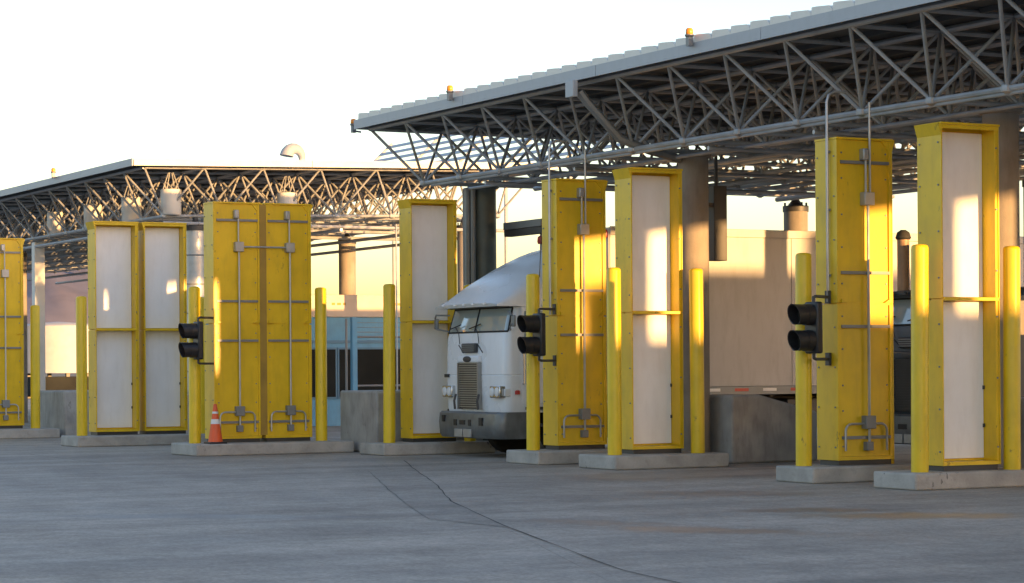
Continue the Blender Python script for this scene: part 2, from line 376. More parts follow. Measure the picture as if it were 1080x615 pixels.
ribmesh = None
def canopy(name, label, x0, nx, y0, ny, zb, zt, columns, ribs=True, sgn=1, pitch_y=0.0):
    """x0,y0: corner of the top grid nearest the camera side; sgn=+1 the grid grows to +X, -1 to -X"""
    base = Vector((x0, y0, 0))
    root = thing(name, base, label, 'canopy')
    X = lambda i: x0 + sgn*MOD*i
    Y = lambda j: y0 + MOD*j
    top = {(i, j): Vector((X(i), Y(j), zt + pitch_y*MOD*j)) for i in range(nx+1) for j in range(ny+1)}
    bot = {(i, j): Vector((X(i+.5), Y(j+.5), zb + pitch_y*MOD*(j+.5))) for i in range(nx) for j in range(ny)}
    braces = []
    for (i, j), b in bot.items():
        for di in (0, 1):
            for dj in (0, 1): braces.append((b, top[i+di, j+dj]))
    eye = Vector((0, 0, EYE))
    def vis(b):
        m = (b[0]+b[1])/2; d = m-eye; z = d.dot(fw); u = d.dot(rt0)/z
        return (0 if abs(u) < 0.23 else 1000) + z
    braces.sort(key=vis)
    for b, t in braces[:296]: strut('brace', b, t, 0.028, 'truss_steel', root, base)
    rest = MB()
    for b, t in braces[296:]: rest.tube(b-base, t-base, 0.028, 6, caps=False)
    stuff(rest.obj('far_braces', 'truss_steel', root))
    for j in range(ny): strut('bottom_chord', bot[0, j], bot[nx-1, j], 0.042, 'truss_steel', root, base)
    for i in range(nx): strut('bottom_chord', bot[i, 0], bot[i, ny-1], 0.040, 'truss_steel', root, base)
    for j in range(ny+1): strut('top_chord', top[0, j], top[nx, j], 0.05, 'truss_steel', root, base)
    for i in range(nx+1): strut('top_chord', top[i, 0], top[i, ny], 0.045, 'truss_steel', root, base)
    nodes = MB()
    for p in list(bot.values()): q = p-base; nodes.lathe((q.x, q.y, q.z-.07), [(.03, 0), (.085, .03), (.095, .07), (.085, .11), (.03, .14)], 8)
    stuff(nodes.obj('node_joints', 'truss_steel', root))
    # roof deck, fascias
    ov = 0.22 if sgn > 0 else 0.42
    xa, xb = sorted((X(0)-sgn*ov, X(nx)+sgn*ov)); ya, yb = Y(0)-ov, Y(ny)+ov
    zd = zt+0.07
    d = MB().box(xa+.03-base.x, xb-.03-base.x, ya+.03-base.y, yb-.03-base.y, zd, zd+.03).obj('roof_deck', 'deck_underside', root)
    # purlins under the deck
    for k in range(int((yb-ya)/0.775)):
        yy = ya + .4 + k*0.775 - base.y
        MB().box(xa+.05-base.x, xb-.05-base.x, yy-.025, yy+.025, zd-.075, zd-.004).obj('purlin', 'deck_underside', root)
    fh0, fh1 = zd-.07, zd+.105
    L = 3*MOD
    k = 0; x = xa
    while x < xb-.05:
        x2 = min(x+L, xb)
        if xb-x2 < .8: x2 = xb
        for (y1, y2) in ((ya-.03, ya), (yb, yb+.03)):
            f = MB(); f.box(x+.006-base.x, x2-.006-base.x, y1-base.y, y2-base.y, fh0, fh1)
            f.obj('fascia_panel', 'fascia_grey', root)
        x = x2
    y = ya
    while y < yb-.05:
        y2 = min(y+L, yb)
        if yb-y2 < .8: y2 = yb
        for (x1, x2) in ((xa-.03, xa), (xb, xb+.03)):
            MB().box(x1-base.x, x2-base.x, y+.006-base.y, y2-.006-base.y, fh0+.002, fh1-.002).obj('fascia_panel', 'fascia_grey' if sgn > 0 else 'fascia_sunlit', root)  # left canopy sides: sunlit cream put into the colour
        y = y2
    # profiled roof sheets, one rib each
    pitch = 0.50; n = int((xb-xa)/pitch)
    h = 0.12 if ribs else 0.05
    prof = [(-.245, 0), (.245, 0), (.245, .03), (.17, h*.8), (-.14, h), (-.235, h), (-.245, .03)]
    me = MB().prism(prof, 'y', 0, yb-ya-.04).mesh('roof_sheet', 'roof_sheet_pale', smooth=False)
    for k in range(n):
        o = bpy.data.objects.new('roof_sheet', me); C.objects.link(o); o.parent = root
        o.location = (xa+pitch*(k+.5)+.1-base.x, ya+.02-base.y, zd+.034 + (0.075 if ribs else 0.0))
    if pitch_y:                       # the roof falls gently towards the front edge
        done = set()
        for o in root.children:
            if o.name.split('.')[0] in ('roof_deck', 'purlin', 'fascia_panel', 'roof_sheet') and o.data.name not in done:
                done.add(o.data.name)
                for v_ in o.data.vertices: v_.co.z += pitch_y*(v_.co.y + o.location.y)
    zb0 = zb
    # columns with pin bearings
    for (cx, cy, kind) in columns:
        c = (cx-base.x, cy-base.y, 0)
        zb = zb0 + pitch_y*(cy-y0)
        zt_c = zb-.27
        rad = 0.25 if kind != 'slim' else 0.19
        cm = {'pipes': 'dark_green_steel', 'round': 'column_concrete', 'pin': 'column_concrete', 'slim': 'column_concrete', 'white': 'tank_white', 'ringed': 'galvanised'}[kind]
        if kind in ('round', 'pipes'):
            col = MB().lathe(c, [(rad, 0), (rad, zb-.12), (rad+.05, zb-.10), (rad+.05, zb-.06)], 24).obj('column', cm, root)
        elif kind == 'white':
            col = MB().box(c[0]-.15, c[0]+.15, c[1]-.15, c[1]+.15, 0, zb-.1).obj('column', cm, root, bevel=.01)
        else:
            col = MB().lathe(c, [(rad, 0), (rad, zt_c)], 24).obj('column', cm, root)
            MB().lathe(c, [(rad+.02, zt_c-.10), (rad+.02, zt_c+.02)], 24).obj('cap_collar', 'dark_metal', col)
            MB().lathe(c, [(rad*.72, zt_c+.022), (rad*.55, zt_c+.06), (.07, zt_c+.16), (.06, zb-.03)], 12).obj('pin_bearing', 'dark_metal', col)
            bl = MB()
            for q in range(6):
                t = q*math.pi/3; bl.tube((c[0]+(rad-.03)*math.cos(t), c[1]+(rad-.03)*math.sin(t), zt_c+.02), (c[0]+(rad-.03)*math.cos(t), c[1]+(rad-.03)*math.sin(t), zt_c+.09), .022, 6)
            stuff(bl.obj('anchor_bolts', 'dark_metal', col))
        if kind == 'pipes':
            for q, (dx, dy, r) in enumerate(((-.04, -.33, .055), (.06, -.36, .06), (-.16, -.31, .05), (.16, -.30, .05))):
                MB().tube((c[0]+dx, c[1]+dy, .3), (c[0]+dx, c[1]+dy, zb-.1), r, 10).obj('pipe', 'rail_grey', col)
                if q < 2:
                    MB().tube((c[0]+dx, c[1]+dy, 2.6), (c[0]+dx, c[1]+dy, 2.68), r+.015, 10).obj('pipe_coupling', 'galvanised', col)
        if kind == 'ringed':
            for q in range(6):
                zz = .8 + q*.72
                MB().lathe(c, [(rad+.004, zz), (rad+.014, zz+.008), (rad+.014, zz+.03), (rad+.004, zz+.04)], 20).obj('band', 'rail_grey', col)
    return root, X, Y

ZB, ZT = 5.14, 6.22
main, MX, MY = canopy('truck_canopy', 'large grey space frame canopy over the truck at right, ribbed roof edge', -41.65, 34, 19.25, 7, ZB, ZT,
    [(-40.5, 21.1, 'pipes'), (-33.0, 21.1, 'round'), (-25.5, 21.3, 'round'), (-18.0, 21.3, 'round'), (-10.5, 21.3, 'round'), (-3.0, 21.3, 'round'), (4.5, 21.3, 'round'),
     (-40.5, 28.4, 'pin'), (-33.0, 28.4, 'pin'), (-25.5, 28.4, 'pin'), (-18.0, 28.4, 'pin'), (-10.5, 28.4, 'pin'), (-3.0, 28.4, 'pin'), (4.5, 28.4, 'pin')])
mb = main.location
# service pipes, downspout and boxes belonging to the main canopy
def part_path(name, pts, r, mt, parent, n=8):
    b = parent.location
    return MB().path([Vector(p)-b for p in pts], r, n).obj(name, mt, parent)
for (yy, zz, r) in ((20.05, 5.08, .028), (20.75, 5.02, .03), (22.3, 5.08, .05), (24.9, 5.05, .05), (26.5, 5.08, .04), (28.0, 5.02, .05), (29.2, 5.04, .04)):
    part_path('service_pipe', [(-40.6, yy, zz), (-30, yy, zz), (9, yy, zz)], r, 'truss_steel', main)
for xx in (-38.5, -35.2, -31.0, -28.2, -22.4):
    part_path('service_pipe', [(xx, 20.1, 4.98), (xx, 25, 4.98), (xx, 29.4, 4.98)], .035, 'truss_steel', main)
dp = part_path('downspout', [(-33.25, 19.1, 6.05), (-33.22, 19.2, 5.9), (-33.1, 19.75, 5.30), (-33.05, 20.3, 5.12), (-33.0, 20.85, 5.0)], .075, 'rail_grey', main)
MB().box(-33.38-mb.x, -33.12-mb.x, 18.90-mb.y, 18.99-mb.y, 5.95, 6.22).obj('hopper', 'fascia_grey', main, bevel=.01)
# round high-bay lamps tucked in the space frames
def drum(x, y, z, label):
    t = thing('high_bay_lamp', (x, y, z), label, 'lamp', 'white drum lamps in the space frame')
    MB().lathe((0,0,0), [(.24, 0), (.255, .02), (.255, .60), (.245, .615)], 20).obj('drum_housing', 'lamp_white', t)
    MB().lathe((0,0,0), [(.22, -.015), (.235, .004)], 20).obj('lens', 'reflective_white', t)
    for k in range(4):
        a = k*math.pi/2+.78
        MB().tube((.22*math.cos(a), .22*math.sin(a), .60), (.06*math.cos(a), .06*math.sin(a), 6.50-z-.04), .014, 6).obj('hanger_rod', 'truss_steel', t)
    return t

left, LX, LY = canopy('neighbour_canopy', 'pale space frame canopy further back at left with sunlit edge', -54.8, 26, 19.3, 7, 5.36, 6.50,
    [(-55.6, 20.9, 'ringed'), (-63.1, 20.9, 'slim'), (-66.8, 20.3, 'white'), (-70.6, 20.9, 'slim'), (-78.1, 20.9, 'slim'),
     (-55.6, 28.4, 'slim'), (-63.1, 28.4, 'pin'), (-70.6, 28.4, 'pin'), (-78.1, 28.4, 'pin')], ribs=False, sgn=-1, pitch_y=.024)
drum(-55.55, 20.25, 5.42, 'white drum lamp above the banded column in left canopy')
drum(-55.55, 23.35, 5.42, 'white drum lamp above the right half of the double yellow pillar')
drum(-58.5, 20.25, 5.42, 'white drum lamp above the double white-faced pillar, left canopy')
drum(-61.6, 20.25, 5.42, 'shaded drum lamp behind the truss bars left of white-faced pillars')
drum(-64.9, 20.25, 5.42, 'leftmost drum lamp hanging in the left canopy frame')
lb = left.location
for (yy, zz) in ((20.2, 5.16), (24.6, 5.1), (27.2, 5.12), (29.0, 5.08)):
    part_path('service_pipe', [(-55, yy, zz), (-70, yy, zz), (-93, yy, zz)], .045, 'truss_steel', left)
for xx in (-55.4, -57.3, -60.2):
    part_path('service_pipe', [(xx, 20.0, 5.2), (xx, 25, 5.2), (xx, 29.6, 5.2)], .045, 'truss_steel', left)
for (dx, yy) in ((0, 26.3), (.0, 26.5), (0, 26.85)):   # thin drop pipes at the canopy edge
    part_path('drop_pipe', [(-55.35, yy, 5.3), (-55.35, yy, 3), (-55.35, yy, .0)], .022, 'galvanised', left)
part_path('drop_pipe', [(-67.5, 22.2, 5.3), (-67.5, 22.2, 3), (-67.5, 22.2, 0)], .025, 'tank_white', left)

# gooseneck roof vent on the left canopy
def vent():
    t = thing('roof_vent', (-57.5, 24.6, ZT+.50), 'pale gooseneck vent standing on the left canopy roof', 'vent')
    pts = [(0,0,0), (0,0,.35)] + [(-.0, -.2+.2*math.cos(a), .35+.2*math.sin(a)) for a in [math.pi*k/8 for k in range(1, 8)]]
    MB().path([(0,0,-.1),(0,0,.42)], .085, 14).obj('pipe', 'fascia_grey', t)
    hood = []
    for k in range(9):
        a = R(-5+ 175*k/8); r = .09 + .10*k/8
        c = Vector((0, -.22+.22*math.cos(a), .40+.24*math.sin(a))); d = Vector((0, -math.sin(a), math.cos(a)))
        n = Vector((0, math.cos(a), math.sin(a)))
        hood.append([c + Vector((1,0,0))*math.cos(q)*r + n*math.sin(q)*r for q in [2*math.pi*m/14 for m in range(14)]])
    MB().grid(hood, closed=True).obj('hood', 'vent_grey', t)
vent()

# louvred screen on the roof level far behind the main canopy corner
def louvre():
    t = thing('louvre_screen', (-74, 33, 0), 'pale slatted screen seen through the canopy corner', 'screen')
    for k in range(7):
        z = 7.55 + .26*k - (.0 if k < 4 else .0)
        yy = .3*k
        o = MB(); o.prism([(yy, z), (yy+.16, z+.10), (yy+.16, z+.13), (yy, z+.03)], 'x', (0 if k < 4 else 0), 24).obj('slat', 'fascia_grey', t)
    for k in range(7):
        x = .05+k*3.9
        MB().tube((x, .2, 0.0), (x, .2, 7.4), .06, 8).obj('post', 'fascia_grey', t)
        MB().tube((x, 0, 7.4), (x, 2.0, 9.3), .045, 8).obj('raker', 'fascia_grey', t)
louvre()

# amber warning lights on the canopy edge
def beacon(x, y, z, label):
    t = thing('warning_light', (x, y, z), label, 'warning light', 'amber warning lights on the canopy edges')
    MB().box(-.04, .04, -.04, .04, -.12, .02).obj('bracket', 'rail_grey', t)
    MB().path([(0, .16, -.10), (0, .05, -.09), (0, -.02, -.05)], .02, 6).obj('conduit', 'rail_grey', t)
    MB().lathe((0,0,0), [(.06, .02), (.068, .03), (.068, .05), (.06, .055)], 14).obj('collar', 'rail_grey', t)
    MB().lathe((0,0,0), [(.05, .057), (.056, .07), (.056, .12), (.04, .145), (.02, .15)], 14).obj('lens', 'beacon_amber', t)
beacon(-42.1, 19.1, 6.30, 'amber warning light on the outermost canopy corner above double yellow pillar')
beacon(-37.6, 18.94, 6.46, 'amber warning light on roof edge above the white truck')
beacon(-29.7, 18.94, 6.46, 'amber warning light on roof edge right of the downspout')
beacon(-60.4, 18.78, 6.74, 'amber warning light on the left canopy roof edge')

# ================================================================== ISLANDS
PH = 0.22
def plinth(x0, x1, y0, y1, label):
    o = MB().box(x0-x0, x1-x0, 0, y1-y0, 0, PH).obj('concrete_plinth', 'kerb_concrete', None, bevel=.025, loc=(x0, y0, 0))
    tag(o, label, 'plinth', 'concrete plinths under the portal pillars')
plinth(-24.97, -24.08, 18.70, 20.75, 'low concrete plinth under rightmost white-faced pillar')
plinth(-27.14, -26.25, 18.66, 20.6, 'low concrete plinth under single yellow-backed pillar at right')
plinth(-32.60, -31.45, 18.65, 20.75, 'low concrete plinth under white-faced pillar beside the round column')
plinth(-34.98, -33.85, 18.62, 20.75, 'low concrete plinth under yellow pillar just right of the truck')
plinth(-40.18, -39.10, 18.30, 20.6, 'low concrete plinth under white-faced pillar just left of the truck')
plinth(-42.40, -41.05, 15.42, 18.6, 'low concrete plinth under the double yellow pillar with cone')
plinth(-48.68, -47.50, 15.25, 18.5, 'low concrete plinth under the double white-faced pillar at left')
plinth(-56.2, -54.3, 13.6, 17.0, 'low concrete plinth under yellow pillar at the left frame edge')

def barrier(x0, x1, y0, y1, h, label, slope=True):
    poly = [(0, 0), (y1-y0, 0), (y1-y0, h*.74), (y1-y0-1.15, h), (0, h)] if slope else [(0, 0), (y1-y0, 0), (y1-y0, h), (0, h)]
    o = MB().prism(poly, 'x', 0, x1-x0).obj('concrete_barrier', 'concrete', None, bevel=.04, loc=(x0, y0, 0))
    tag(o, label, 'barrier', 'concrete crash blocks round the columns')
barrier(-34.3, -32.35, 21.40, 23.10, 1.12, 'concrete crash block with sloped top behind the round column')
barrier(-42.0, -40.3, 18.72, 22.9, 1.17, 'concrete crash block between double yellow pillar and the truck pillar')
barrier(-26.9, -24.9, 21.45, 23.6, 1.12, 'concrete crash block behind the rightmost pillars')
barrier(-57.0, -54.6, 17.2, 21, 1.1, 'concrete crash block at left between yellow and white pillars')

# ================================================================== PORTAL PILLARS
PD, PW, PHT = 0.50, 0.95, 4.50
def bolts(t, face_x, ys, zs, mt='rail_grey'):
    m = MB()
    for y in ys:
        for z in zs: m.tube((face_x-.002, y, z), (face_x+.012, y, z), .013, 6)
    stuff(m.obj('bolt_heads', mt, t))
def flare(t, white):
    for (y0, y1) in (((-.05, .0),) if white else ((PW, PW+.05),)):
        a = [(y0, PHT), (y1, PHT), (y1, PHT-.16)] if y0 < 0 else [(y0, PHT), (y1, PHT), (y0, PHT-.16)]
        MB().prism(a, 'x', .002, PD-.002).obj('top_flare', 'yellow_paint', t)
def cabinet_common(t, white_front):
    # side plates in two stacked modules
    for (y0, y1) in ((0, .02), (PW-.02, PW)):
        MB().box(0, PD, y0, y1, .07, 2.215).obj('side_plate', 'yellow_paint', t, bevel=.004)
        MB().box(0, PD, y0, y1, 2.235, PHT-.02).obj('side_plate', 'yellow_paint', t, bevel=.004)
    MB().box(-.004, PD+.012, -.006, PW+.006, PHT-.018, PHT+.01).obj('top_plate', 'yellow_paint', t)
    MB().box(.03, PD-.03, .03, PW-.03, 0, .07).obj('shadow_gap_base', 'dark_metal', t)  # dark inset base, stands in for the shadow gap underneath
    MB().box(.02, PD-.002, .022, PW-.022, .072, .12).obj('bottom_plate', 'yellow_paint', t)
    # bolts down the camera-side plate
    m = MB()
    for z in (.25, .8, 1.35, 1.9, 2.5, 3.1, 3.7, 4.25):
        for x in (.06, PD-.06): m.tube((x, -.012, z), (x, .002, z), .013, 6)
    stuff(m.obj('bolt_heads', 'rail_grey', t))
    flare(t, white_front)
def white_pillar(x, y, label, group=None):
    t = thing('portal_pillar', (x, y, PH), label, 'portal', group)
    cabinet_common(t, True)
    MB().box(.0, .215, .022, PW-.022, .122, PHT-.02).obj('cabinet_back', 'yellow_paint', t)
    MB().box(.217, .24, .03, PW-.07, .15, 2.20).obj('white_panel', 'white_paint', t, bevel=.006)
    MB().box(.217, .24, .03, PW-.07, 2.26, PHT-.09).obj('white_panel', 'white_paint', t, bevel=.006)
    MB().box(.217, PD-.01, PW-.066, PW-.022, .122, PHT-.02).obj('corner_post', 'yellow_paint', t, bevel=.006)
    MB().box(.242, PD+.015, .022, PW-.022, 2.205, 2.25).obj('middle_bar', 'yellow_paint', t, bevel=.004)
    MB().box(PD-.012, PD+.002, .022, PW-.022, PHT-.07, PHT-.022).obj('top_lip', 'yellow_paint', t)
    for z in (.55, 1.05):
        MB().box(.242, .265, PW-.09, PW-.068, z, z+.05).obj('latch', 'dark_metal', t)
    bolts(t, PD-.002, (PW-.05,), (.3, 1.2, 2.0, 2.6, 3.4, 4.2))
    return t
def yellow_pillar(x, y, label, group=None, riser=False, sidepipe=False, cross=False):
    t = thing('portal_pillar', (x, y, PH), label, 'portal', group)
    cabinet_common(t, False)
    MB().box(.20, PD-.03, .022, PW-.022, .122, 2.212).obj('back_panel', 'yellow_paint', t)
    MB().box(.20, PD-.03, .022, PW-.022, 2.238, PHT-.02).obj('back_panel', 'yellow_paint', t)
    MB().box(.16, PD-.04, .023, PW-.023, 2.19, 2.26).obj('seam_angle', 'yellow_paint', t)
    for y0 in (.022, PW-.062):
        MB().box(PD-.028, PD-.004, y0, y0+.04, .122, 2.21).obj('edge_flange', 'yellow_paint', t)
        MB().box(PD-.028, PD-.004, y0, y0+.04, 2.24, PHT-.02).obj('edge_flange', 'yellow_paint', t)
    for (a, s) in ((.064, 1), (PW-.064, -1)):
        MB().prism([(a, PHT-.02), (a+s*.11, PHT-.02), (a, PHT-.15)], 'x', PD-.028, PD-.010).obj('gusset', 'yellow_paint', t)
        MB().prism([(a, 2.24), (a+s*.09, 2.24), (a, 2.29)], 'x', PD-.028, PD+.02).obj('lift_lug', 'yellow_paint', t)
    for z in (.36, 1.89, 2.63, 4.15):
        MB().box(PD-.028, PD+.012, .064, PW-.064, z, z+.042).obj('strut_rail', 'rail_grey', t)
    cx = PD+.045; cy = PW/2+.02
    MB().path([(cx, cy, .30), (cx, cy, 2), (cx, cy, 3.62)], .019, 8).obj('conduit', 'galvanised', t)
    for dy in ((-.035, .035) if riser else (-.01,)):
        ztop = 5.0 if (riser and dy > 0) else 4.28
        MB().path([(cx, cy+dy, 3.72), (cx, cy+dy, 4.1), (cx, cy+dy, ztop)], .016, 8).obj('conduit', 'galvanised', t)
    MB().box(PD-.028, PD+.085, cy-.095, cy-.005, 4.20, 4.36).obj('conduit_elbow', 'galvanised', t, bevel=.015)
    MB().box(PD-.028, PD+.09, cy-.085, cy+.085, 3.58, 3.76).obj('junction_box', 'galvanised', t, bevel=.008)
    MB().box(PD-.028, PD+.09, cy-.085, cy+.085, .50, .68).obj('junction_box', 'rail_grey', t, bevel=.008)
    MB().box(PD-.028, PD+.07, cy-.055, cy+.055, .20, .32).obj('outlet_box', 'rail_grey', t, bevel=.008)
    for s in (-1, 1):
        e = cy + s*.085; w_ = .80 if s > 0 else .10
        pts = [(cx-.01, e, .57), (cx-.01, w_-s*.10, .57)] + [(cx-.01, w_-s*.10+s*.10*math.sin(a), .47+.10*math.cos(a)) for a in (.4, .8, 1.2, 1.57)] + [(cx-.01, w_, .2)]
        MB().path(pts, .016, 8).obj('loop_conduit', 'galvanised', t)
    if cross: MB().path([(cx, cy+.085, 3.67), (cx, cy+.5, 3.67), (cx, cy+1.03-.085, 3.67)], .016, 8).obj('cross_conduit', 'galvanised', t)
    bolts(t, PD-.03, (.10, PW-.10), (.26, .75, 1.1, 1.6, 2.05, 2.5, 3.0, 3.45, 3.95, 4.3))
    if sidepipe:
        MB().path([(.33, -.035, 2.25), (.33, -.035, 3.5), (.33, -.035, 5.0), (.33, .0, 5.1), (.33, .09, 5.15), (.33, .3, 5.15)], .02, 8).obj('side_conduit', 'galvanised', t)
        for z in (2.6, 3.5, 4.3): MB().box(.29, .37, -.03, -.006, z, z+.03).obj('pipe_strap', 'rail_grey', t)
    return t
PY = 19.25
white_pillar(-24.80, 19.32, 'rightmost white-faced portal pillar in a tall yellow case', 'single portal pillars')
yellow_pillar(-27.02, 19.28, 'single yellow portal pillar back with conduits, right of the trailer', 'single portal pillars', True, True)
white_pillar(-32.42, PY, 'white-faced portal pillar beside the round concrete column', 'single portal pillars')
yellow_pillar(-34.82, PY, 'single yellow portal pillar back just right of the truck cab', 'single portal pillars', True, True)
white_pillar(-40.02, 19.08, 'white-faced portal pillar just left of the truck cab', 'single portal pillars')
yellow_pillar(-42.12, 16.0, 'yellow double pillar, half nearer the traffic cone', 'double portal pillars', cross=True)
dbl = [yellow_pillar(-42.12, 17.03, 'yellow double pillar, half nearer the concrete block', 'double portal pillars')]
MB().box(PD-.002, PD+.006, -.105, .03, .13, PHT-.03).obj('joint_strip', 'rust_yellow', dbl[0])
white_pillar(-48.52, 15.82, 'white-faced double pillar, left half', 'double portal pillars')
white_pillar(-48.52, 16.90, 'white-faced double pillar, right half beside the signal', 'double portal pillars')
yellow_pillar(-55.6, 14.5, 'yellow portal pillar cut by the left frame edge, outer half', 'double portal pillars')
yellow_pillar(-55.6, 15.43, 'yellow portal pillar at the left frame edge, inner half', 'double portal pillars')

# ------------------------------------------------------------------ bollards
bmesh_b = None
def bollard(x, y, label, h=2.93, z=PH):
    global bmesh_b
    if bmesh_b is None or h != 2.93:
        me = MB().lathe((0,0,0), [(.112, 0), (.112, h-.05), (.105, h-.025), (.085, h-.008), (.03, h)], 24).mesh('bollard', 'bollard_yellow')
        if h == 2.93: bmesh_b = me
    else: me = bmesh_b
    o = bpy.data.objects.new('bollard', me); C.objects.link(o); o.location = (x, y, z-.004)
    o.rotation_euler = (R(random.uniform(-.35, .35)), R(random.uniform(-.35, .35)), random.uniform(0, 6))
    tag(o, label, 'bollard', 'tall yellow bollards guarding the pillars')
bollard(-24.35, 18.98, 'tall yellow bollard in front of the rightmost white-faced pillar')
bollard(-24.26, 20.42, 'tall yellow bollard at the right frame edge')
bollard(-26.80, 18.90, 'tall yellow bollard behind the rightmost signal')
bollard(-26.74, 20.26, 'yellow bollard showing just past the right edge of the single yellow pillar')
bollard(-31.85, 18.88, 'tall yellow bollard left of white-faced pillar by the round column')
bollard(-31.70, 20.32, 'tall yellow bollard in front of the round concrete column')
bollard(-34.50, 18.88, 'tall yellow bollard by the signal beside the truck')
bollard(-34.10, 20.42, 'yellow bollard mostly covered by pillar right of the truck cab')
bollard(-39.50, 18.60, 'tall yellow bollard left of the pillar beside the truck cab')
bollard(-39.40, 20.22, 'tall yellow bollard peeking out behind truck left side')
bollard(-41.75, 15.66, 'tall yellow bollard by the traffic cone')
bollard(-41.60, 18.16, 'tall yellow bollard right of the double yellow pillar')
bollard(-48.05, 15.52, 'tall yellow bollard left of the double white-faced pillar')
bollard(-47.85, 18.1, 'yellow bollard between double white pillar and the signal')
bollard(-55.0, 16.62, 'leftmost tall yellow bollard at the frame edge')
bollard(-32.9, 24.6, 'short faded yellow bollard under the trailer', 1.15, 0)

# ------------------------------------------------------------------ traffic signals
def signal(x, y, z, ax, lens, label):
    """heads face -Y; ax: x of the pillar face the arms reach, at y+0.62"""
    t = thing('traffic_signal', (x, y, z), label, 'traffic signal', 'black two-lamp signals')
    MB().box(-.17, .17, .14, .26, -.40, .40).obj('back_box', 'black_plastic', t, bevel=.03)
    for s in (-1, 1):
        zc = s*.20
        MB().tube((0, .14, zc), (0, .02, zc), .165, 24).obj('lamp_housing', 'black_plastic', t)
        rows = []
        for k in range(21):
            a = R(-70) + R(320)*k/20
            rows.append([(.158*math.cos(a), .02, zc+.158*math.sin(a)), (.165*math.cos(a), -.17 - .04*math.sin(a), zc+.165*math.sin(a)),
                         (.152*math.cos(a), -.165 - .04*math.sin(a), zc+.152*math.sin(a)), (.148*math.cos(a), .02, zc+.148*math.sin(a))])
        MB().grid(rows).obj('hood', 'black_plastic', t)
        MB().lathe((0,0,0), [(.12, -.02), (.135, -.008), (.14, .01)], 24).obj('lens', lens, t).matrix_basis = Matrix.Translation((0, .012, zc)) @ Matrix.Rotation(R(90), 4, 'X')
    t.scale = (.88, .88, .88); K = 1/.88
    for s in (-1, 1):
        MB().path([(0, .2, s*.38), (0, .2, s*.47), (0, .24, s*.485), ((ax-x)*K, .63*K, s*.485)], .026, 8).obj('bracket_arm', 'dark_metal', t)
        MB().box((ax-x)*K-.05, (ax-x)*K+.05, .61*K, .65*K, s*.485-.10, s*.485+.10).obj('wall_plate', 'dark_metal', t)
    return t
signal(-26.40, 18.62, 2.11, -26.70, 'lens_dark', 'rightmost black two-lamp signal on yellow pillar, dark lenses')
signal(-34.12, 18.62, 2.13, -34.40, 'lens_dark', 'black two-lamp signal beside the truck cab')
signal(-41.40, 15.43, 2.13, -41.70, 'lens_glint', 'black two-lamp signal at left with amber glint coloured into the lenses')

# ------------------------------------------------------------------ traffic cone
def cone():
    t = thing('traffic_cone', (-41.27, 15.88, PH), 'orange traffic cone with white bands beside the double yellow pillar', 'cone')
    MB().box(-.17, .17, -.17, .17, 0, .035).obj('base', 'black_plastic', t, bevel=.01)
    r = lambda z: .135 - .105*z/.70
    def seg(z0, z1): return [(r(z0), z0), (r(z1), z1)]
    MB().lathe((0,0,.035), seg(0, .33), 20).obj('lower_body', 'cone_orange', t)
    MB().lathe((0,0,.035), [(r(.33)+.002, .331), (r(.42)+.002, .419)], 20).obj('reflective_band', 'reflective_white', t)
    MB().lathe((0,0,.035), seg(.42, .52), 20).obj('middle_body', 'cone_orange', t)
    MB().lathe((0,0,.035), [(r(.52)+.002, .521), (r(.56)+.002, .559)], 20).obj('reflective_band', 'reflective_white', t)
    MB().lathe((0,0,.035), seg(.56, .70), 20).obj('tip', 'cone_orange', t)
cone()

# ------------------------------------------------------------------ hung sign boxes
t = thing('lane_sign', (-40.25, 21.5, 4.10), 'dark flat lane sign box sticking out from the piped column', 'sign')
MB().box(0, 1.5, -.08, .08, .0, .13).obj('lower_face', 'sign_dark', t, bevel=.006)
MB().box(0, 1.5, -.10, .10, .132, .27).obj('upper_face', 'rail_grey', t, bevel=.006)
MB().box(-.06, 0, -.05, .05, .03, .22).obj('mount', 'dark_metal', t)
t = thing('signal_cabinet', (-33.3, 21.62, 3.35), 'dark tall cabinet hung right of the round column', 'cabinet')
MB().box(-.12, .12, 0, .26, 0, 1.25).obj('housing', 'sign_dark', t, bevel=.01)
MB().box(-.10, .10, -.25, 0, .9, .96).obj('arm', 'dark_metal', t)
MB().tube((0, .12, 1.25), (0, .12, 1.95), .03, 8).obj('hanger', 'dark_metal', t)

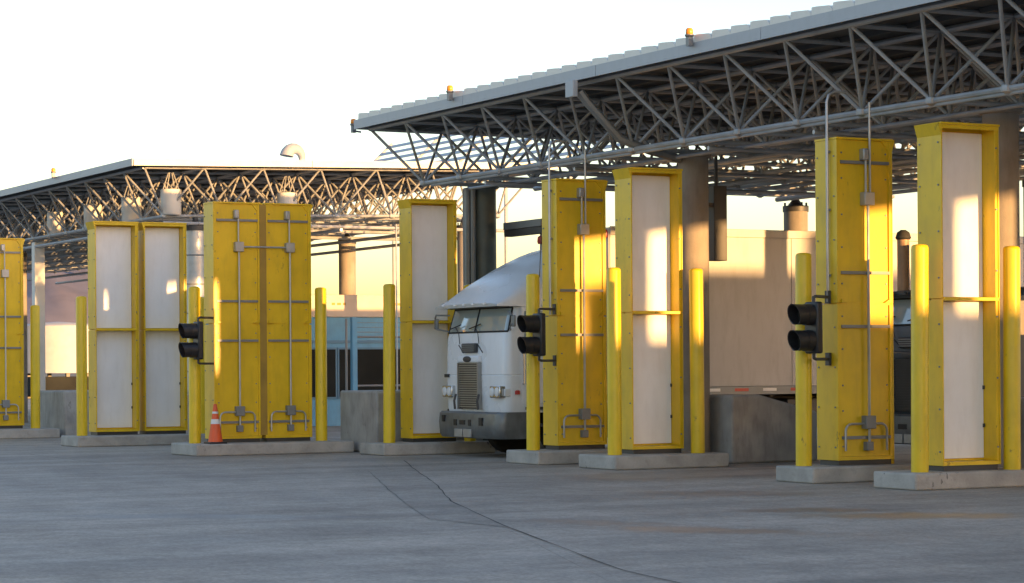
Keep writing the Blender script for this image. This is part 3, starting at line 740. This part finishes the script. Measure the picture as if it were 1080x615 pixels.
# ================================================================== TRUCK
TX, TY = -37.68, 19.40
def outline(hw, yf, yb, rad, n=7, crown=0.05):
    """rounded-front rectangle in plan from rear right round the front to rear left"""
    pts = [(hw, yb)]
    for k in range(n+1):
        a = math.pi/2*k/n
        pts.append((hw-rad+rad*math.cos(a), yf+rad-rad*math.sin(a)))
    m = 10
    for k in range(1, m):
        q = k/m; x = (hw-rad)*(1-2*q)
        pts.append((x, yf - crown*(1-(2*q-1)**2)))
    for k in range(n+1):
        a = math.pi/2*(1-k/n)
        pts.append((-hw+rad-rad*math.cos(a), yf+rad-rad*math.sin(a)))
    pts.append((-hw, yb))
    return pts
def truck(TX, TY, label, paint, fairing=True, bars='grille_grey'):
    t = thing('cabover_truck', (TX, TY, 0), label, 'truck')
    YB = 1.75
    def lv(z, hw, yf, rad, crown=.05): return [(x, y, z) for x, y in outline(hw, yf, YB, rad, crown=crown)]
    secs = [(.80, 1.17, .06, .15, .03), (.86, 1.19, .045, .15, .03), (1.45, 1.20, .03, .15, .03), (1.465, 1.185, .045, .15, .03), (1.48, 1.20, .03, .15, .03),
            (2.12, 1.20, .05, .15, .03), (2.20, 1.20, .075, .15, .03), (2.66, 1.155, .20, .15, .03), (2.74, 1.13, .26, .22, .05), (2.79, 1.07, .36, .25, .05), (2.81, .9, .55, .3, .04)]
    rows = [lv(*s_) for s_ in secs]
    m = MB().grid(rows)
    m.add(rows[-1], [tuple(range(len(rows[-1])))]); m.add(rows[0], [tuple(range(len(rows[0])))])
    # back wall
    back = [r[0] for r in rows] + [r[-1] for r in reversed(rows)]
    m.add(back, [tuple(range(len(back)))])
    body = m.obj('cab_body', paint, t)
    # interpolate front surface for placing glass
    def front(z):
        for a, b in zip(secs, secs[1:]):
            if a[0] <= z <= b[0]:
                q = (z-a[0])/(b[0]-a[0]); return [a[i]+(b[i]-a[i])*q for i in range(5)]
    def skin(z, i0, i1, off):
        s_ = front(z); pts = outline(s_[1]+off, s_[2]-off, YB, s_[3]+off, crown=s_[4]); return [(x, y, z) for x, y in pts[i0:i1]]
    # outline indices: 0 rear right; 1..8 right corner; 9..17 front; 18..25 left corner; 26
    zs = [2.235, 2.33, 2.42, 2.51, 2.60, 2.645]
    fr = MB().grid([skin(z, 4, 23, .004) for z in (2.20, 2.235)]); fr.grid([skin(z, 4, 23, .004) for z in (2.63, 2.66)])
    fr.grid([skin(z, 13, 15, .006)[:1] + [(x-.05, y, z) for x, y, z in skin(z, 13, 14, .006)] for z in zs])
    g = MB().grid([skin(z, 5, 14, .005) for z in zs]).obj('windscreen_pane', 'glass', t)
    g = MB().grid([skin(z, 13, 22, .005) for z in zs]).obj('windscreen_pane', 'glass', t)
    gk = MB()
    for k in (5, 13, 21): gk.path([skin(z, k, k+1, .008)[0] for z in zs], .018, 6)
    for zz in (2.228, 2.648): gk.path(skin(zz, 5, 22, .008), .016, 6)
    gk.obj('windscreen_gasket', 'rubber', t)
    # visor and roof fairing
    prof = [(-.14, 2.70, .035), (-.05, 2.745, .07), (.10, 2.84, .14), (.3, 3.00, .25), (.5, 3.145, .35), (.7, 3.275, .46), (1.0, 3.44, .62), (1.35, 3.60, .8), (1.6, 3.69, .92), (1.8, 3.74, 1.0)]
    rows = []
    for (y, z, d) in prof:
        hw = 1.20; rr = min(.36, d*.8); row = [(hw, y, 2.665)] if True else []
        for k in range(6):
            a = math.pi/2*k/5; row.append((hw-rr+rr*math.cos(a), y, z-rr+rr*math.sin(a)))
        for q in (.6, .3, 0, -.3, -.6): row.append(((hw-rr)*q*1.4, y-.05*(1-q*q), z+.03*(1-q*q)))
        for k in range(6):
            a = math.pi/2*(1-k/5); row.append((-hw+rr-rr*math.cos(a), y, z-rr+rr*math.sin(a)))
        row.append((-hw, y, 2.665)); rows.append(row)
    m = MB().grid(rows); m.add(rows[0], [tuple(range(len(rows[0])))]); m.add(rows[-1], [tuple(range(len(rows[-1])))])
    if not fairing:
        m = MB().box(-1.19, 1.19, -.12, .14, 2.70, 2.76)
    fa = m.obj('roof_fairing' if fairing else 'sun_visor', paint, t)
    for xx in ((-.55, -.15) if fairing else ()):
        MB().box(xx-.12, xx+.1, .29, .33, 2.99, 3.005).obj('fairing_slot', 'dark_metal', fa).rotation_euler = (0, 0, 0)
    for xx in (-.8, -.35, 0, .35, .8):
        MB().lathe((xx, -.17, 2.70), [(.035, 0), (.035, .03), (.02, .045)], 10).obj('marker_lamp', paint, fa)
    # black strip put in as the shade under the visor
    MB().grid([[(x, y, 2.652) for x, y in outline(1.19, .10, YB, .2)[4:23]], [(x, y, 2.69) for x, y in outline(1.19, -.02, YB, .2)[4:23]]]).obj('visor_shade_strip', 'black_plastic', t)
    # air intake and grille
    yf = -.03
    MB().box(-.36, .18, yf-.02, yf+.06, 1.86, 2.03).obj('upper_vent', 'dark_metal', t, bevel=.02)
    for k in range(4): MB().box(-.33, .15, yf-.032, yf-.018, 1.885+k*.035, 1.9+k*.035).obj('vent_slat', 'rail_grey', t)
    gx = -.07
    MB().box(gx-.40, gx+.40, yf-.045, yf+.06, 1.68, 1.81).obj('grille_header', paint, t, bevel=.03)
    em = MB().lathe((0,0,0), [(.15, 0), (.15, .012), (.13, .016)], 24).obj('badge', 'dark_metal', t)
    em.matrix_basis = Matrix.Translation((gx, yf-.046, 1.745)) @ Matrix.Rotation(R(90), 4, 'X') @ Matrix.Diagonal((1, .36, 1, 1))
    gr = MB().box(gx-.37, gx+.37, yf-.01, yf+.06, .86, 1.68).obj('grille', 'dark_metal', t)
    for k in range(20):
        z = .885+k*.041
        MB().box(gx-.36, gx+.36, yf-.04, yf-.011, z, z+.022).obj('grille_bar', bars, gr)
    for s in (-1, 1):
        MB().box(gx+s*.385-.018, gx+s*.385+.018, yf-.048, yf+.05, .85, 1.68).obj('grille_rail', bars, gr)
        MB().path([(gx+s*.45, yf-.07, .85), (gx+s*.45, yf-.085, 1.0), (gx+s*.45, yf-.05, 1.12)], .022, 8).obj('tow_handle', 'dark_metal', t)
    # headlights
    for s in (-1, 1):
        hx = s*.93
        h = MB().box(hx-.19, hx+.19, -.055, .10, 1.06, 1.27).obj('headlight', 'chrome', t, bevel=.015)
        for dx in (-.092, .092):
            l_ = MB().lathe((0,0,0), [(.082, 0), (.078, .012), (.05, .022), (.01, .026)], 18).obj('lamp_glass', 'reflective_white', h)
            l_.matrix_basis = Matrix.Translation((hx+dx, -.056, 1.165)) @ Matrix.Rotation(R(90), 4, 'X')
        MB().box(s*1.155-.03, s*1.155+.03, .02, .14, 1.09, 1.22).obj('turn_lamp', 'reflective_white', t, bevel=.01)
    MB().box(-1.12, -.98, -.01, .03, 1.42, 1.48).obj('model_plate', 'dark_metal', t)
    # bumper
    def bl(z, off): return [(x, y, z) for x, y in outline(1.23, -.12+off, .62, .18, crown=.04)]
    rows = [bl(.34, .05), bl(.40, .0), bl(.62, -.02), bl(.78, .0), bl(.81, .04)]
    b = MB().grid(rows); b.add(rows[0], [tuple(range(len(rows[0])))]); b.add(rows[-1], [tuple(range(len(rows[-1])))])
    bu = b.obj('bumper', 'bumper_grey', t)
    for (xx, w_, zz, h_) in ((-.36, .12, .56, .11), (-.08, .22, .58, .08), (.2, .10, .56, .11), (.62, .12, .57, .14), (-.85, .08, .62, .12)):
        MB().box(xx-w_/2, xx+w_/2, -.185, -.12, zz, zz+h_).obj('bumper_slot', 'black_plastic', bu)
    for xx in (-.22, .12):
        MB().box(xx-.15, xx+.15, -.195, -.16, .36, .50).obj('number_plate', 'galvanised', bu, bevel=.004)
    # wipers, mirrors, door
    for (x0, x1) in ((-.45, -.75), (.30, .02)):
        wp = MB().path([(x0, -.03, 2.02), (x0-.1, .0, 2.22), (x1, .035, 2.33)], .008, 6).obj('wiper', 'black_plastic', t)
        MB().path([(x1-.22, .03, 2.29), (x1+.2, .05, 2.37)], .010, 6).obj('blade', 'rubber', wp)
        MB().path([(x0, -.05, 2.0), (x0+.18, -.05, 1.86)], .010, 6).obj('wiper_stem', 'black_plastic', wp)
    for s in (-1, 1):
        mr = MB().path([(s*1.18, .14, 2.55), (s*1.40, -.03, 2.56), (s*1.50, .0, 2.5)], .016, 6)
        mr.path([(s*1.18, .14, 2.25), (s*1.42, .0, 2.3), (s*1.50, .0, 2.35)], .016, 6)
        mr = mr.obj('mirror_arm', 'rail_grey', t)
        MB().box(s*1.50-.06, s*1.50+.06, .0, .05, 2.30, 2.50).obj('mirror', 'rail_grey', mr, bevel=.02)
    for s in (-1, 1):
        xs = s*1.205
        d = MB().box(min(xs, xs-s*.01), max(xs, xs-s*.01), .34, 1.34, .95, 2.66).obj('door', paint, t, bevel=.004)
        x_ = s*1.209
        MB().box(min(x_, x_-s*.01), max(x_, x_-s*.01), .40, 1.28, 2.05, 2.58).obj('door_window', 'glass', d)
        MB().path([(s*1.22, .36, 1.3), (s*1.26, .36, 1.32), (s*1.26, .36, 2.0), (s*1.22, .36, 2.02)], .016, 6).obj('grab_rail', 'chrome', d)
        for z in (.55, .85): MB().box(s*1.0, s*1.22, .42, .85, z, z+.05).obj('step', 'dark_metal', t)
        MB().lathe((s*1.19, .26, 1.12), [(.05, 0), (.05, .06), (.03, .075)], 12).obj('side_marker', 'red_plastic', t)
        MB().tube((s*.92, 2.2, .62), (s*.92, 3.4, .62), .30, 20).obj('fuel_tank', 'chrome', t)
        for (yy, dual) in ((1.32, 0), (4.3, 1), (5.5, 1)):
            tx = s*1.02
            wh = MB().tube((tx-s*.14, yy, .51), (tx+s*.14, yy, .51), .51, 28).obj('wheel', 'rubber', t, bevel=.04)
            MB().tube((tx+s*.141, yy, .51), (tx+s*.16, yy, .51), .29, 20).obj('rim', 'chrome', wh)
    MB().box(-.45, .45, .5, 6.2, .62, .90).obj('chassis', 'dark_metal', t)
    MB().box(-.6, .6, 4.0, 5.8, .92, 1.03).obj('fifth_wheel', 'dark_metal', t)
    MB().path([(1.1, .75, 2.9), (1.12, .78, 3.6), (1.16, .82, 4.55)], .008, 5).obj('aerial', 'dark_metal', t)
truck(TX, TY, 'white cab-over truck tractor with roof fairing driving through the portal', 'truck_white')
truck(-29.95, 23.25, 'dark blue truck cab waiting behind the two rightmost pillars', 'truck_blue', False, 'dark_metal')

def trailer(TX, y0, y1, label, paint):
    t = thing('box_trailer', (TX, y0, 0), label, 'trailer')
    B = (-1.30, 1.30, 0, y1-y0)
    MB().box(-1.27, 1.27, .02, B[3]-.02, 1.14, 4.05).obj('box_body', paint, t)
    L = B[3]/7
    for s in (-1, 1):
        for k in range(7):
            x = s*1.272
            MB().box(min(x, x+s*.015), max(x, x+s*.015), k*L+.006, (k+1)*L-.006, 1.22, 3.95).obj('side_panel', paint, t, bevel=.004)
        x = s*1.272
        MB().box(min(x, x+s*.03), max(x, x+s*.03), 0, B[3], 3.952, 4.10).obj('top_rail', paint, t, bevel=.01)
        MB().box(min(x, x+s*.03), max(x, x+s*.03), 0, B[3], 1.06, 1.218).obj('bottom_rail', 'rail_grey', t, bevel=.008)
        for k in range(22):
            yy = .15 + k*.62; xx = s*1.304
            MB().box(min(xx, xx+s*.004), max(xx, xx+s*.004), yy, yy+.30, 1.125, 1.18).obj('reflective_strip', 'red_plastic' if k % 2 == 0 else 'reflective_white', t)
    MB().box(-1.27, 1.27, -.02, .018, 1.1, 4.08).obj('front_wall', paint, t, bevel=.01)
    for s in (-1, 1): MB().lathe((s*1.18, -.04, 3.90), [(.06, 0), (.07, .05), (.06, .13), (.03, .15)], 12).obj('corner_lamp', 'red_plastic', t)
    MB().box(-1.25, 1.25, 0.05, B[3]-.05, 4.06, 4.085).obj('roof_skin', paint, t)
    MB().box(.1, 1.1, 2.1, 3.2, .45, 1.0).obj('tool_box', 'dark_metal', t, bevel=.02)
    MB().box(-1.0, 1.0, 4.0, 6.4, .42, .97).obj('dark_filler_box', 'dark_metal', t, bevel=.02)  # added dark box, darkens the bright gap beneath the trailer
    MB().box(-.5, .5, .5, B[3]-.3, .98, 1.13).obj('underframe', 'dark_metal', t)
    for k in range(18): MB().box(-1.2, 1.2, .6+k*.72, .68+k*.72, 1.02, 1.12).obj('cross_member', 'dark_metal', t)
    for s in (-1, 1):
        MB().box(s*.8-.06, s*.8+.06, 3.4, 3.52, .25, 1.0).obj('landing_leg', 'dark_metal', t)
        for yy in (10.6, 11.9):
            w_ = MB().tube((s*1.0-s*.25, yy, .51), (s*1.0+s*.25, yy, .51), .51, 26).obj('wheel', 'rubber', t, bevel=.04)
            MB().tube((s*1.252, yy, .51), (s*1.27, yy, .51), .29, 18).obj('rim', 'galvanised', w_)
        MB().box(s*.95-.28, s*.95+.28, 9.7, 9.75, .2, 1.0).obj('mudflap', 'rubber', t)
trailer(TX, 21.5, 35.2, 'long dirty white box trailer behind the white cab, partly sunlit', 'trailer_white')
t = thing('exhaust_stack', (-30.86, 23.75, 0), 'brown upright air stack beside the dark blue cab', 'exhaust')
MB().tube((0, 0, 2.75), (0, 0, 3.62), .10, 14).obj('muffler', 'trailer_tan', t)
MB().tube((0, 0, 2.0), (0, 0, 2.748), .06, 12).obj('pipe', 'dark_metal', t)
MB().lathe((0, 0, 0), [(.11, 3.622), (.13, 3.65), (.10, 3.74), (.04, 3.78)], 14).obj('cap', 'dark_metal', t)
MB().box(.22, .95, .1, .9, 2.80, 3.55).obj('air_box', 'trailer_tan', t, bevel=.03)

# ================================================================== BACKGROUND
def background():
    t = thing('inspection_booth', (-66, 23.6, 0), 'blue inspection booth with sunlit top band coloured cream under the left canopy', 'booth')
    MB().box(0, 6, 0, 6.2, 0, 3.0).obj('wall', 'booth_blue', t)  # blue also carries the shade below the sun line
    MB().box(-.06, 6.06, -.06, 6.26, 3.002, 3.62).obj('sunlit_band', 'cream_wall', t, bevel=.02)  # sun patch on the upper wall put into the colour
    MB().box(6.002, 6.03, 0.05, 6.15, 2.28, 2.36).obj('trim', 'blue_light', t)
    for k in range(4):
        f = MB().box(6.002, 6.04, .04+1.52*k, 1.54+1.52*k, .75, 2.16).obj('window', 'blue_light', t)
        MB().box(6.041, 6.05, .09+1.52*k, 1.49+1.52*k, .80, 2.11).obj('pane', 'dark_opening', f)
    for (y, w_) in ((2.9, .10), (3.06, .12), (3.24, .08), (4.6, .5)):
        MB().box(6.061, 6.066, y, y+w_, 3.33, 3.40).obj('sign_mark', 'rust_yellow', t)
    t = thing('steel_gate', (-57.6, 26.1, 0), 'grey tubular gate frame standing before the blue booth', 'gate')
    MB().box(-.07, .07, -.07, .07, 0, 2.95).obj('gate_post', 'booth_blue', t)
    MB().tube((0, -.22, 0), (0, -.22, 2.9), .035, 8).obj('slim_post', 'rail_grey', t)
    for z in (1.12, 2.42): MB().tube((0, .07, z), (0, 3.2, z), .028, 8).obj('rail', 'rail_grey', t)
    for z in (2.55, 2.68, 2.80): MB().tube((0, .07, z), (0, 3.2, z), .008, 6).obj('wire', 'rail_grey', t)
    # mast camera
    t = thing('camera_mast', (-59.2, 25.45, 0), 'dark camera housing on a mast in front of the blue booth', 'camera')
    MB().tube((0,0,0), (0,0,3.2), .03, 8).obj('mast', 'dark_metal', t)
    MB().prism([(-.22, 3.42), (.04, 3.45), (.04, 3.22), (-.03, 3.20)], 'x', -.06, .06).obj('housing', 'black_plastic', t, bevel=.02)
    # tanks
    for (x, y, r, lab) in ((-128, 40.0, 2.1, 'white storage tank at far left behind bollard'),):
        t = thing('storage_tank', (x, y, 0), lab, 'tank')
        MB().lathe((0,0,0), [(r, 1.4), (r, 4.0), (r*.9, 4.12), (.1, 4.25)], 36).obj('shell', 'tank_grey', t)
        for k in range(6):
            a = k*math.pi/3; MB().box(r*.8*math.cos(a)-.1, r*.8*math.cos(a)+.1, r*.8*math.sin(a)-.1, r*.8*math.sin(a)+.1, 0, 1.4).obj('support_leg', 'dark_metal', t)
        MB().box(-r*.9, r*.9, -r*.9, r*.9, 0.2, 1.2).obj('plinth_block', 'dark_opening', t)
background()

# ---- unseen trailers and office added behind the camera to throw the long shade
def parked(x, y, L, h, label):
    t = thing('trailer_blocker', (x, y, 0), label, 'trailer', 'unseen trailers added to cast shade')
    MB().box(0, 2.6, 0, L, 1.1, h).obj('box_body', 'trailer_white', t)
    MB().box(-.01, 2.61, .0, L, 1.0, 1.098).obj('bottom_rail', 'rail_grey', t)
    for s in (.2, 2.1):
        for yy in (L-2.5, L-1.2): MB().tube((s, yy, .5), (s+.3, yy, .5), .5, 20).obj('wheel', 'rubber', t)
        MB().box(s+.1, s+.2, 2, 2.12, 0, 1.0).obj('landing_leg', 'dark_metal', t)
    MB().box(.3, 2.3, .4, L-.2, .9, .998).obj('underframe', 'dark_metal', t)
parked(18, 20.2, 13.6, 4.1, 'unseen trailer added as a shade blocker, beside the office')
parked(18, 34.5, 4.2, 4.15, 'short unseen trailer added as a shade blocker, between long trailer and office')
parked(20, 6.5, 13.6, 4.1, 'unseen trailer added as a shade blocker, farthest from the office')
parked(21.5, 33.2, 5.0, 3.2, 'low unseen trailer added to block sun behind the short one')
def office():
    t = thing('office_blocker', (17, 39.1, 0), 'unseen flat-roofed office added to cast shade', 'shade blocker')
    MB().box(0, 12, 0, 22, 0, 5.45).obj('wall', 'cream_wall', t)
    MB().box(-.1, 12.1, -.1, 22.1, 5.452, 5.6).obj('parapet', 'fascia_grey', t)
    for k in range(6):
        w_ = MB().box(-.04, -.002, 1.2+3.5*k, 3.0+3.5*k, 1.2, 2.6).obj('window', 'rail_grey', t)
        MB().box(-.06, -.042, 1.28+3.5*k, 2.92+3.5*k, 1.28, 2.52).obj('pane', 'glass', w_)
    for (y, l, h) in ((4.0, 1.3, .9), (8.2, 2.2, 1.3)):
        MB().box(2, 3.5, y, y+l, 5.6, 5.6+h).obj('roof_unit', 'galvanised', t)
office()
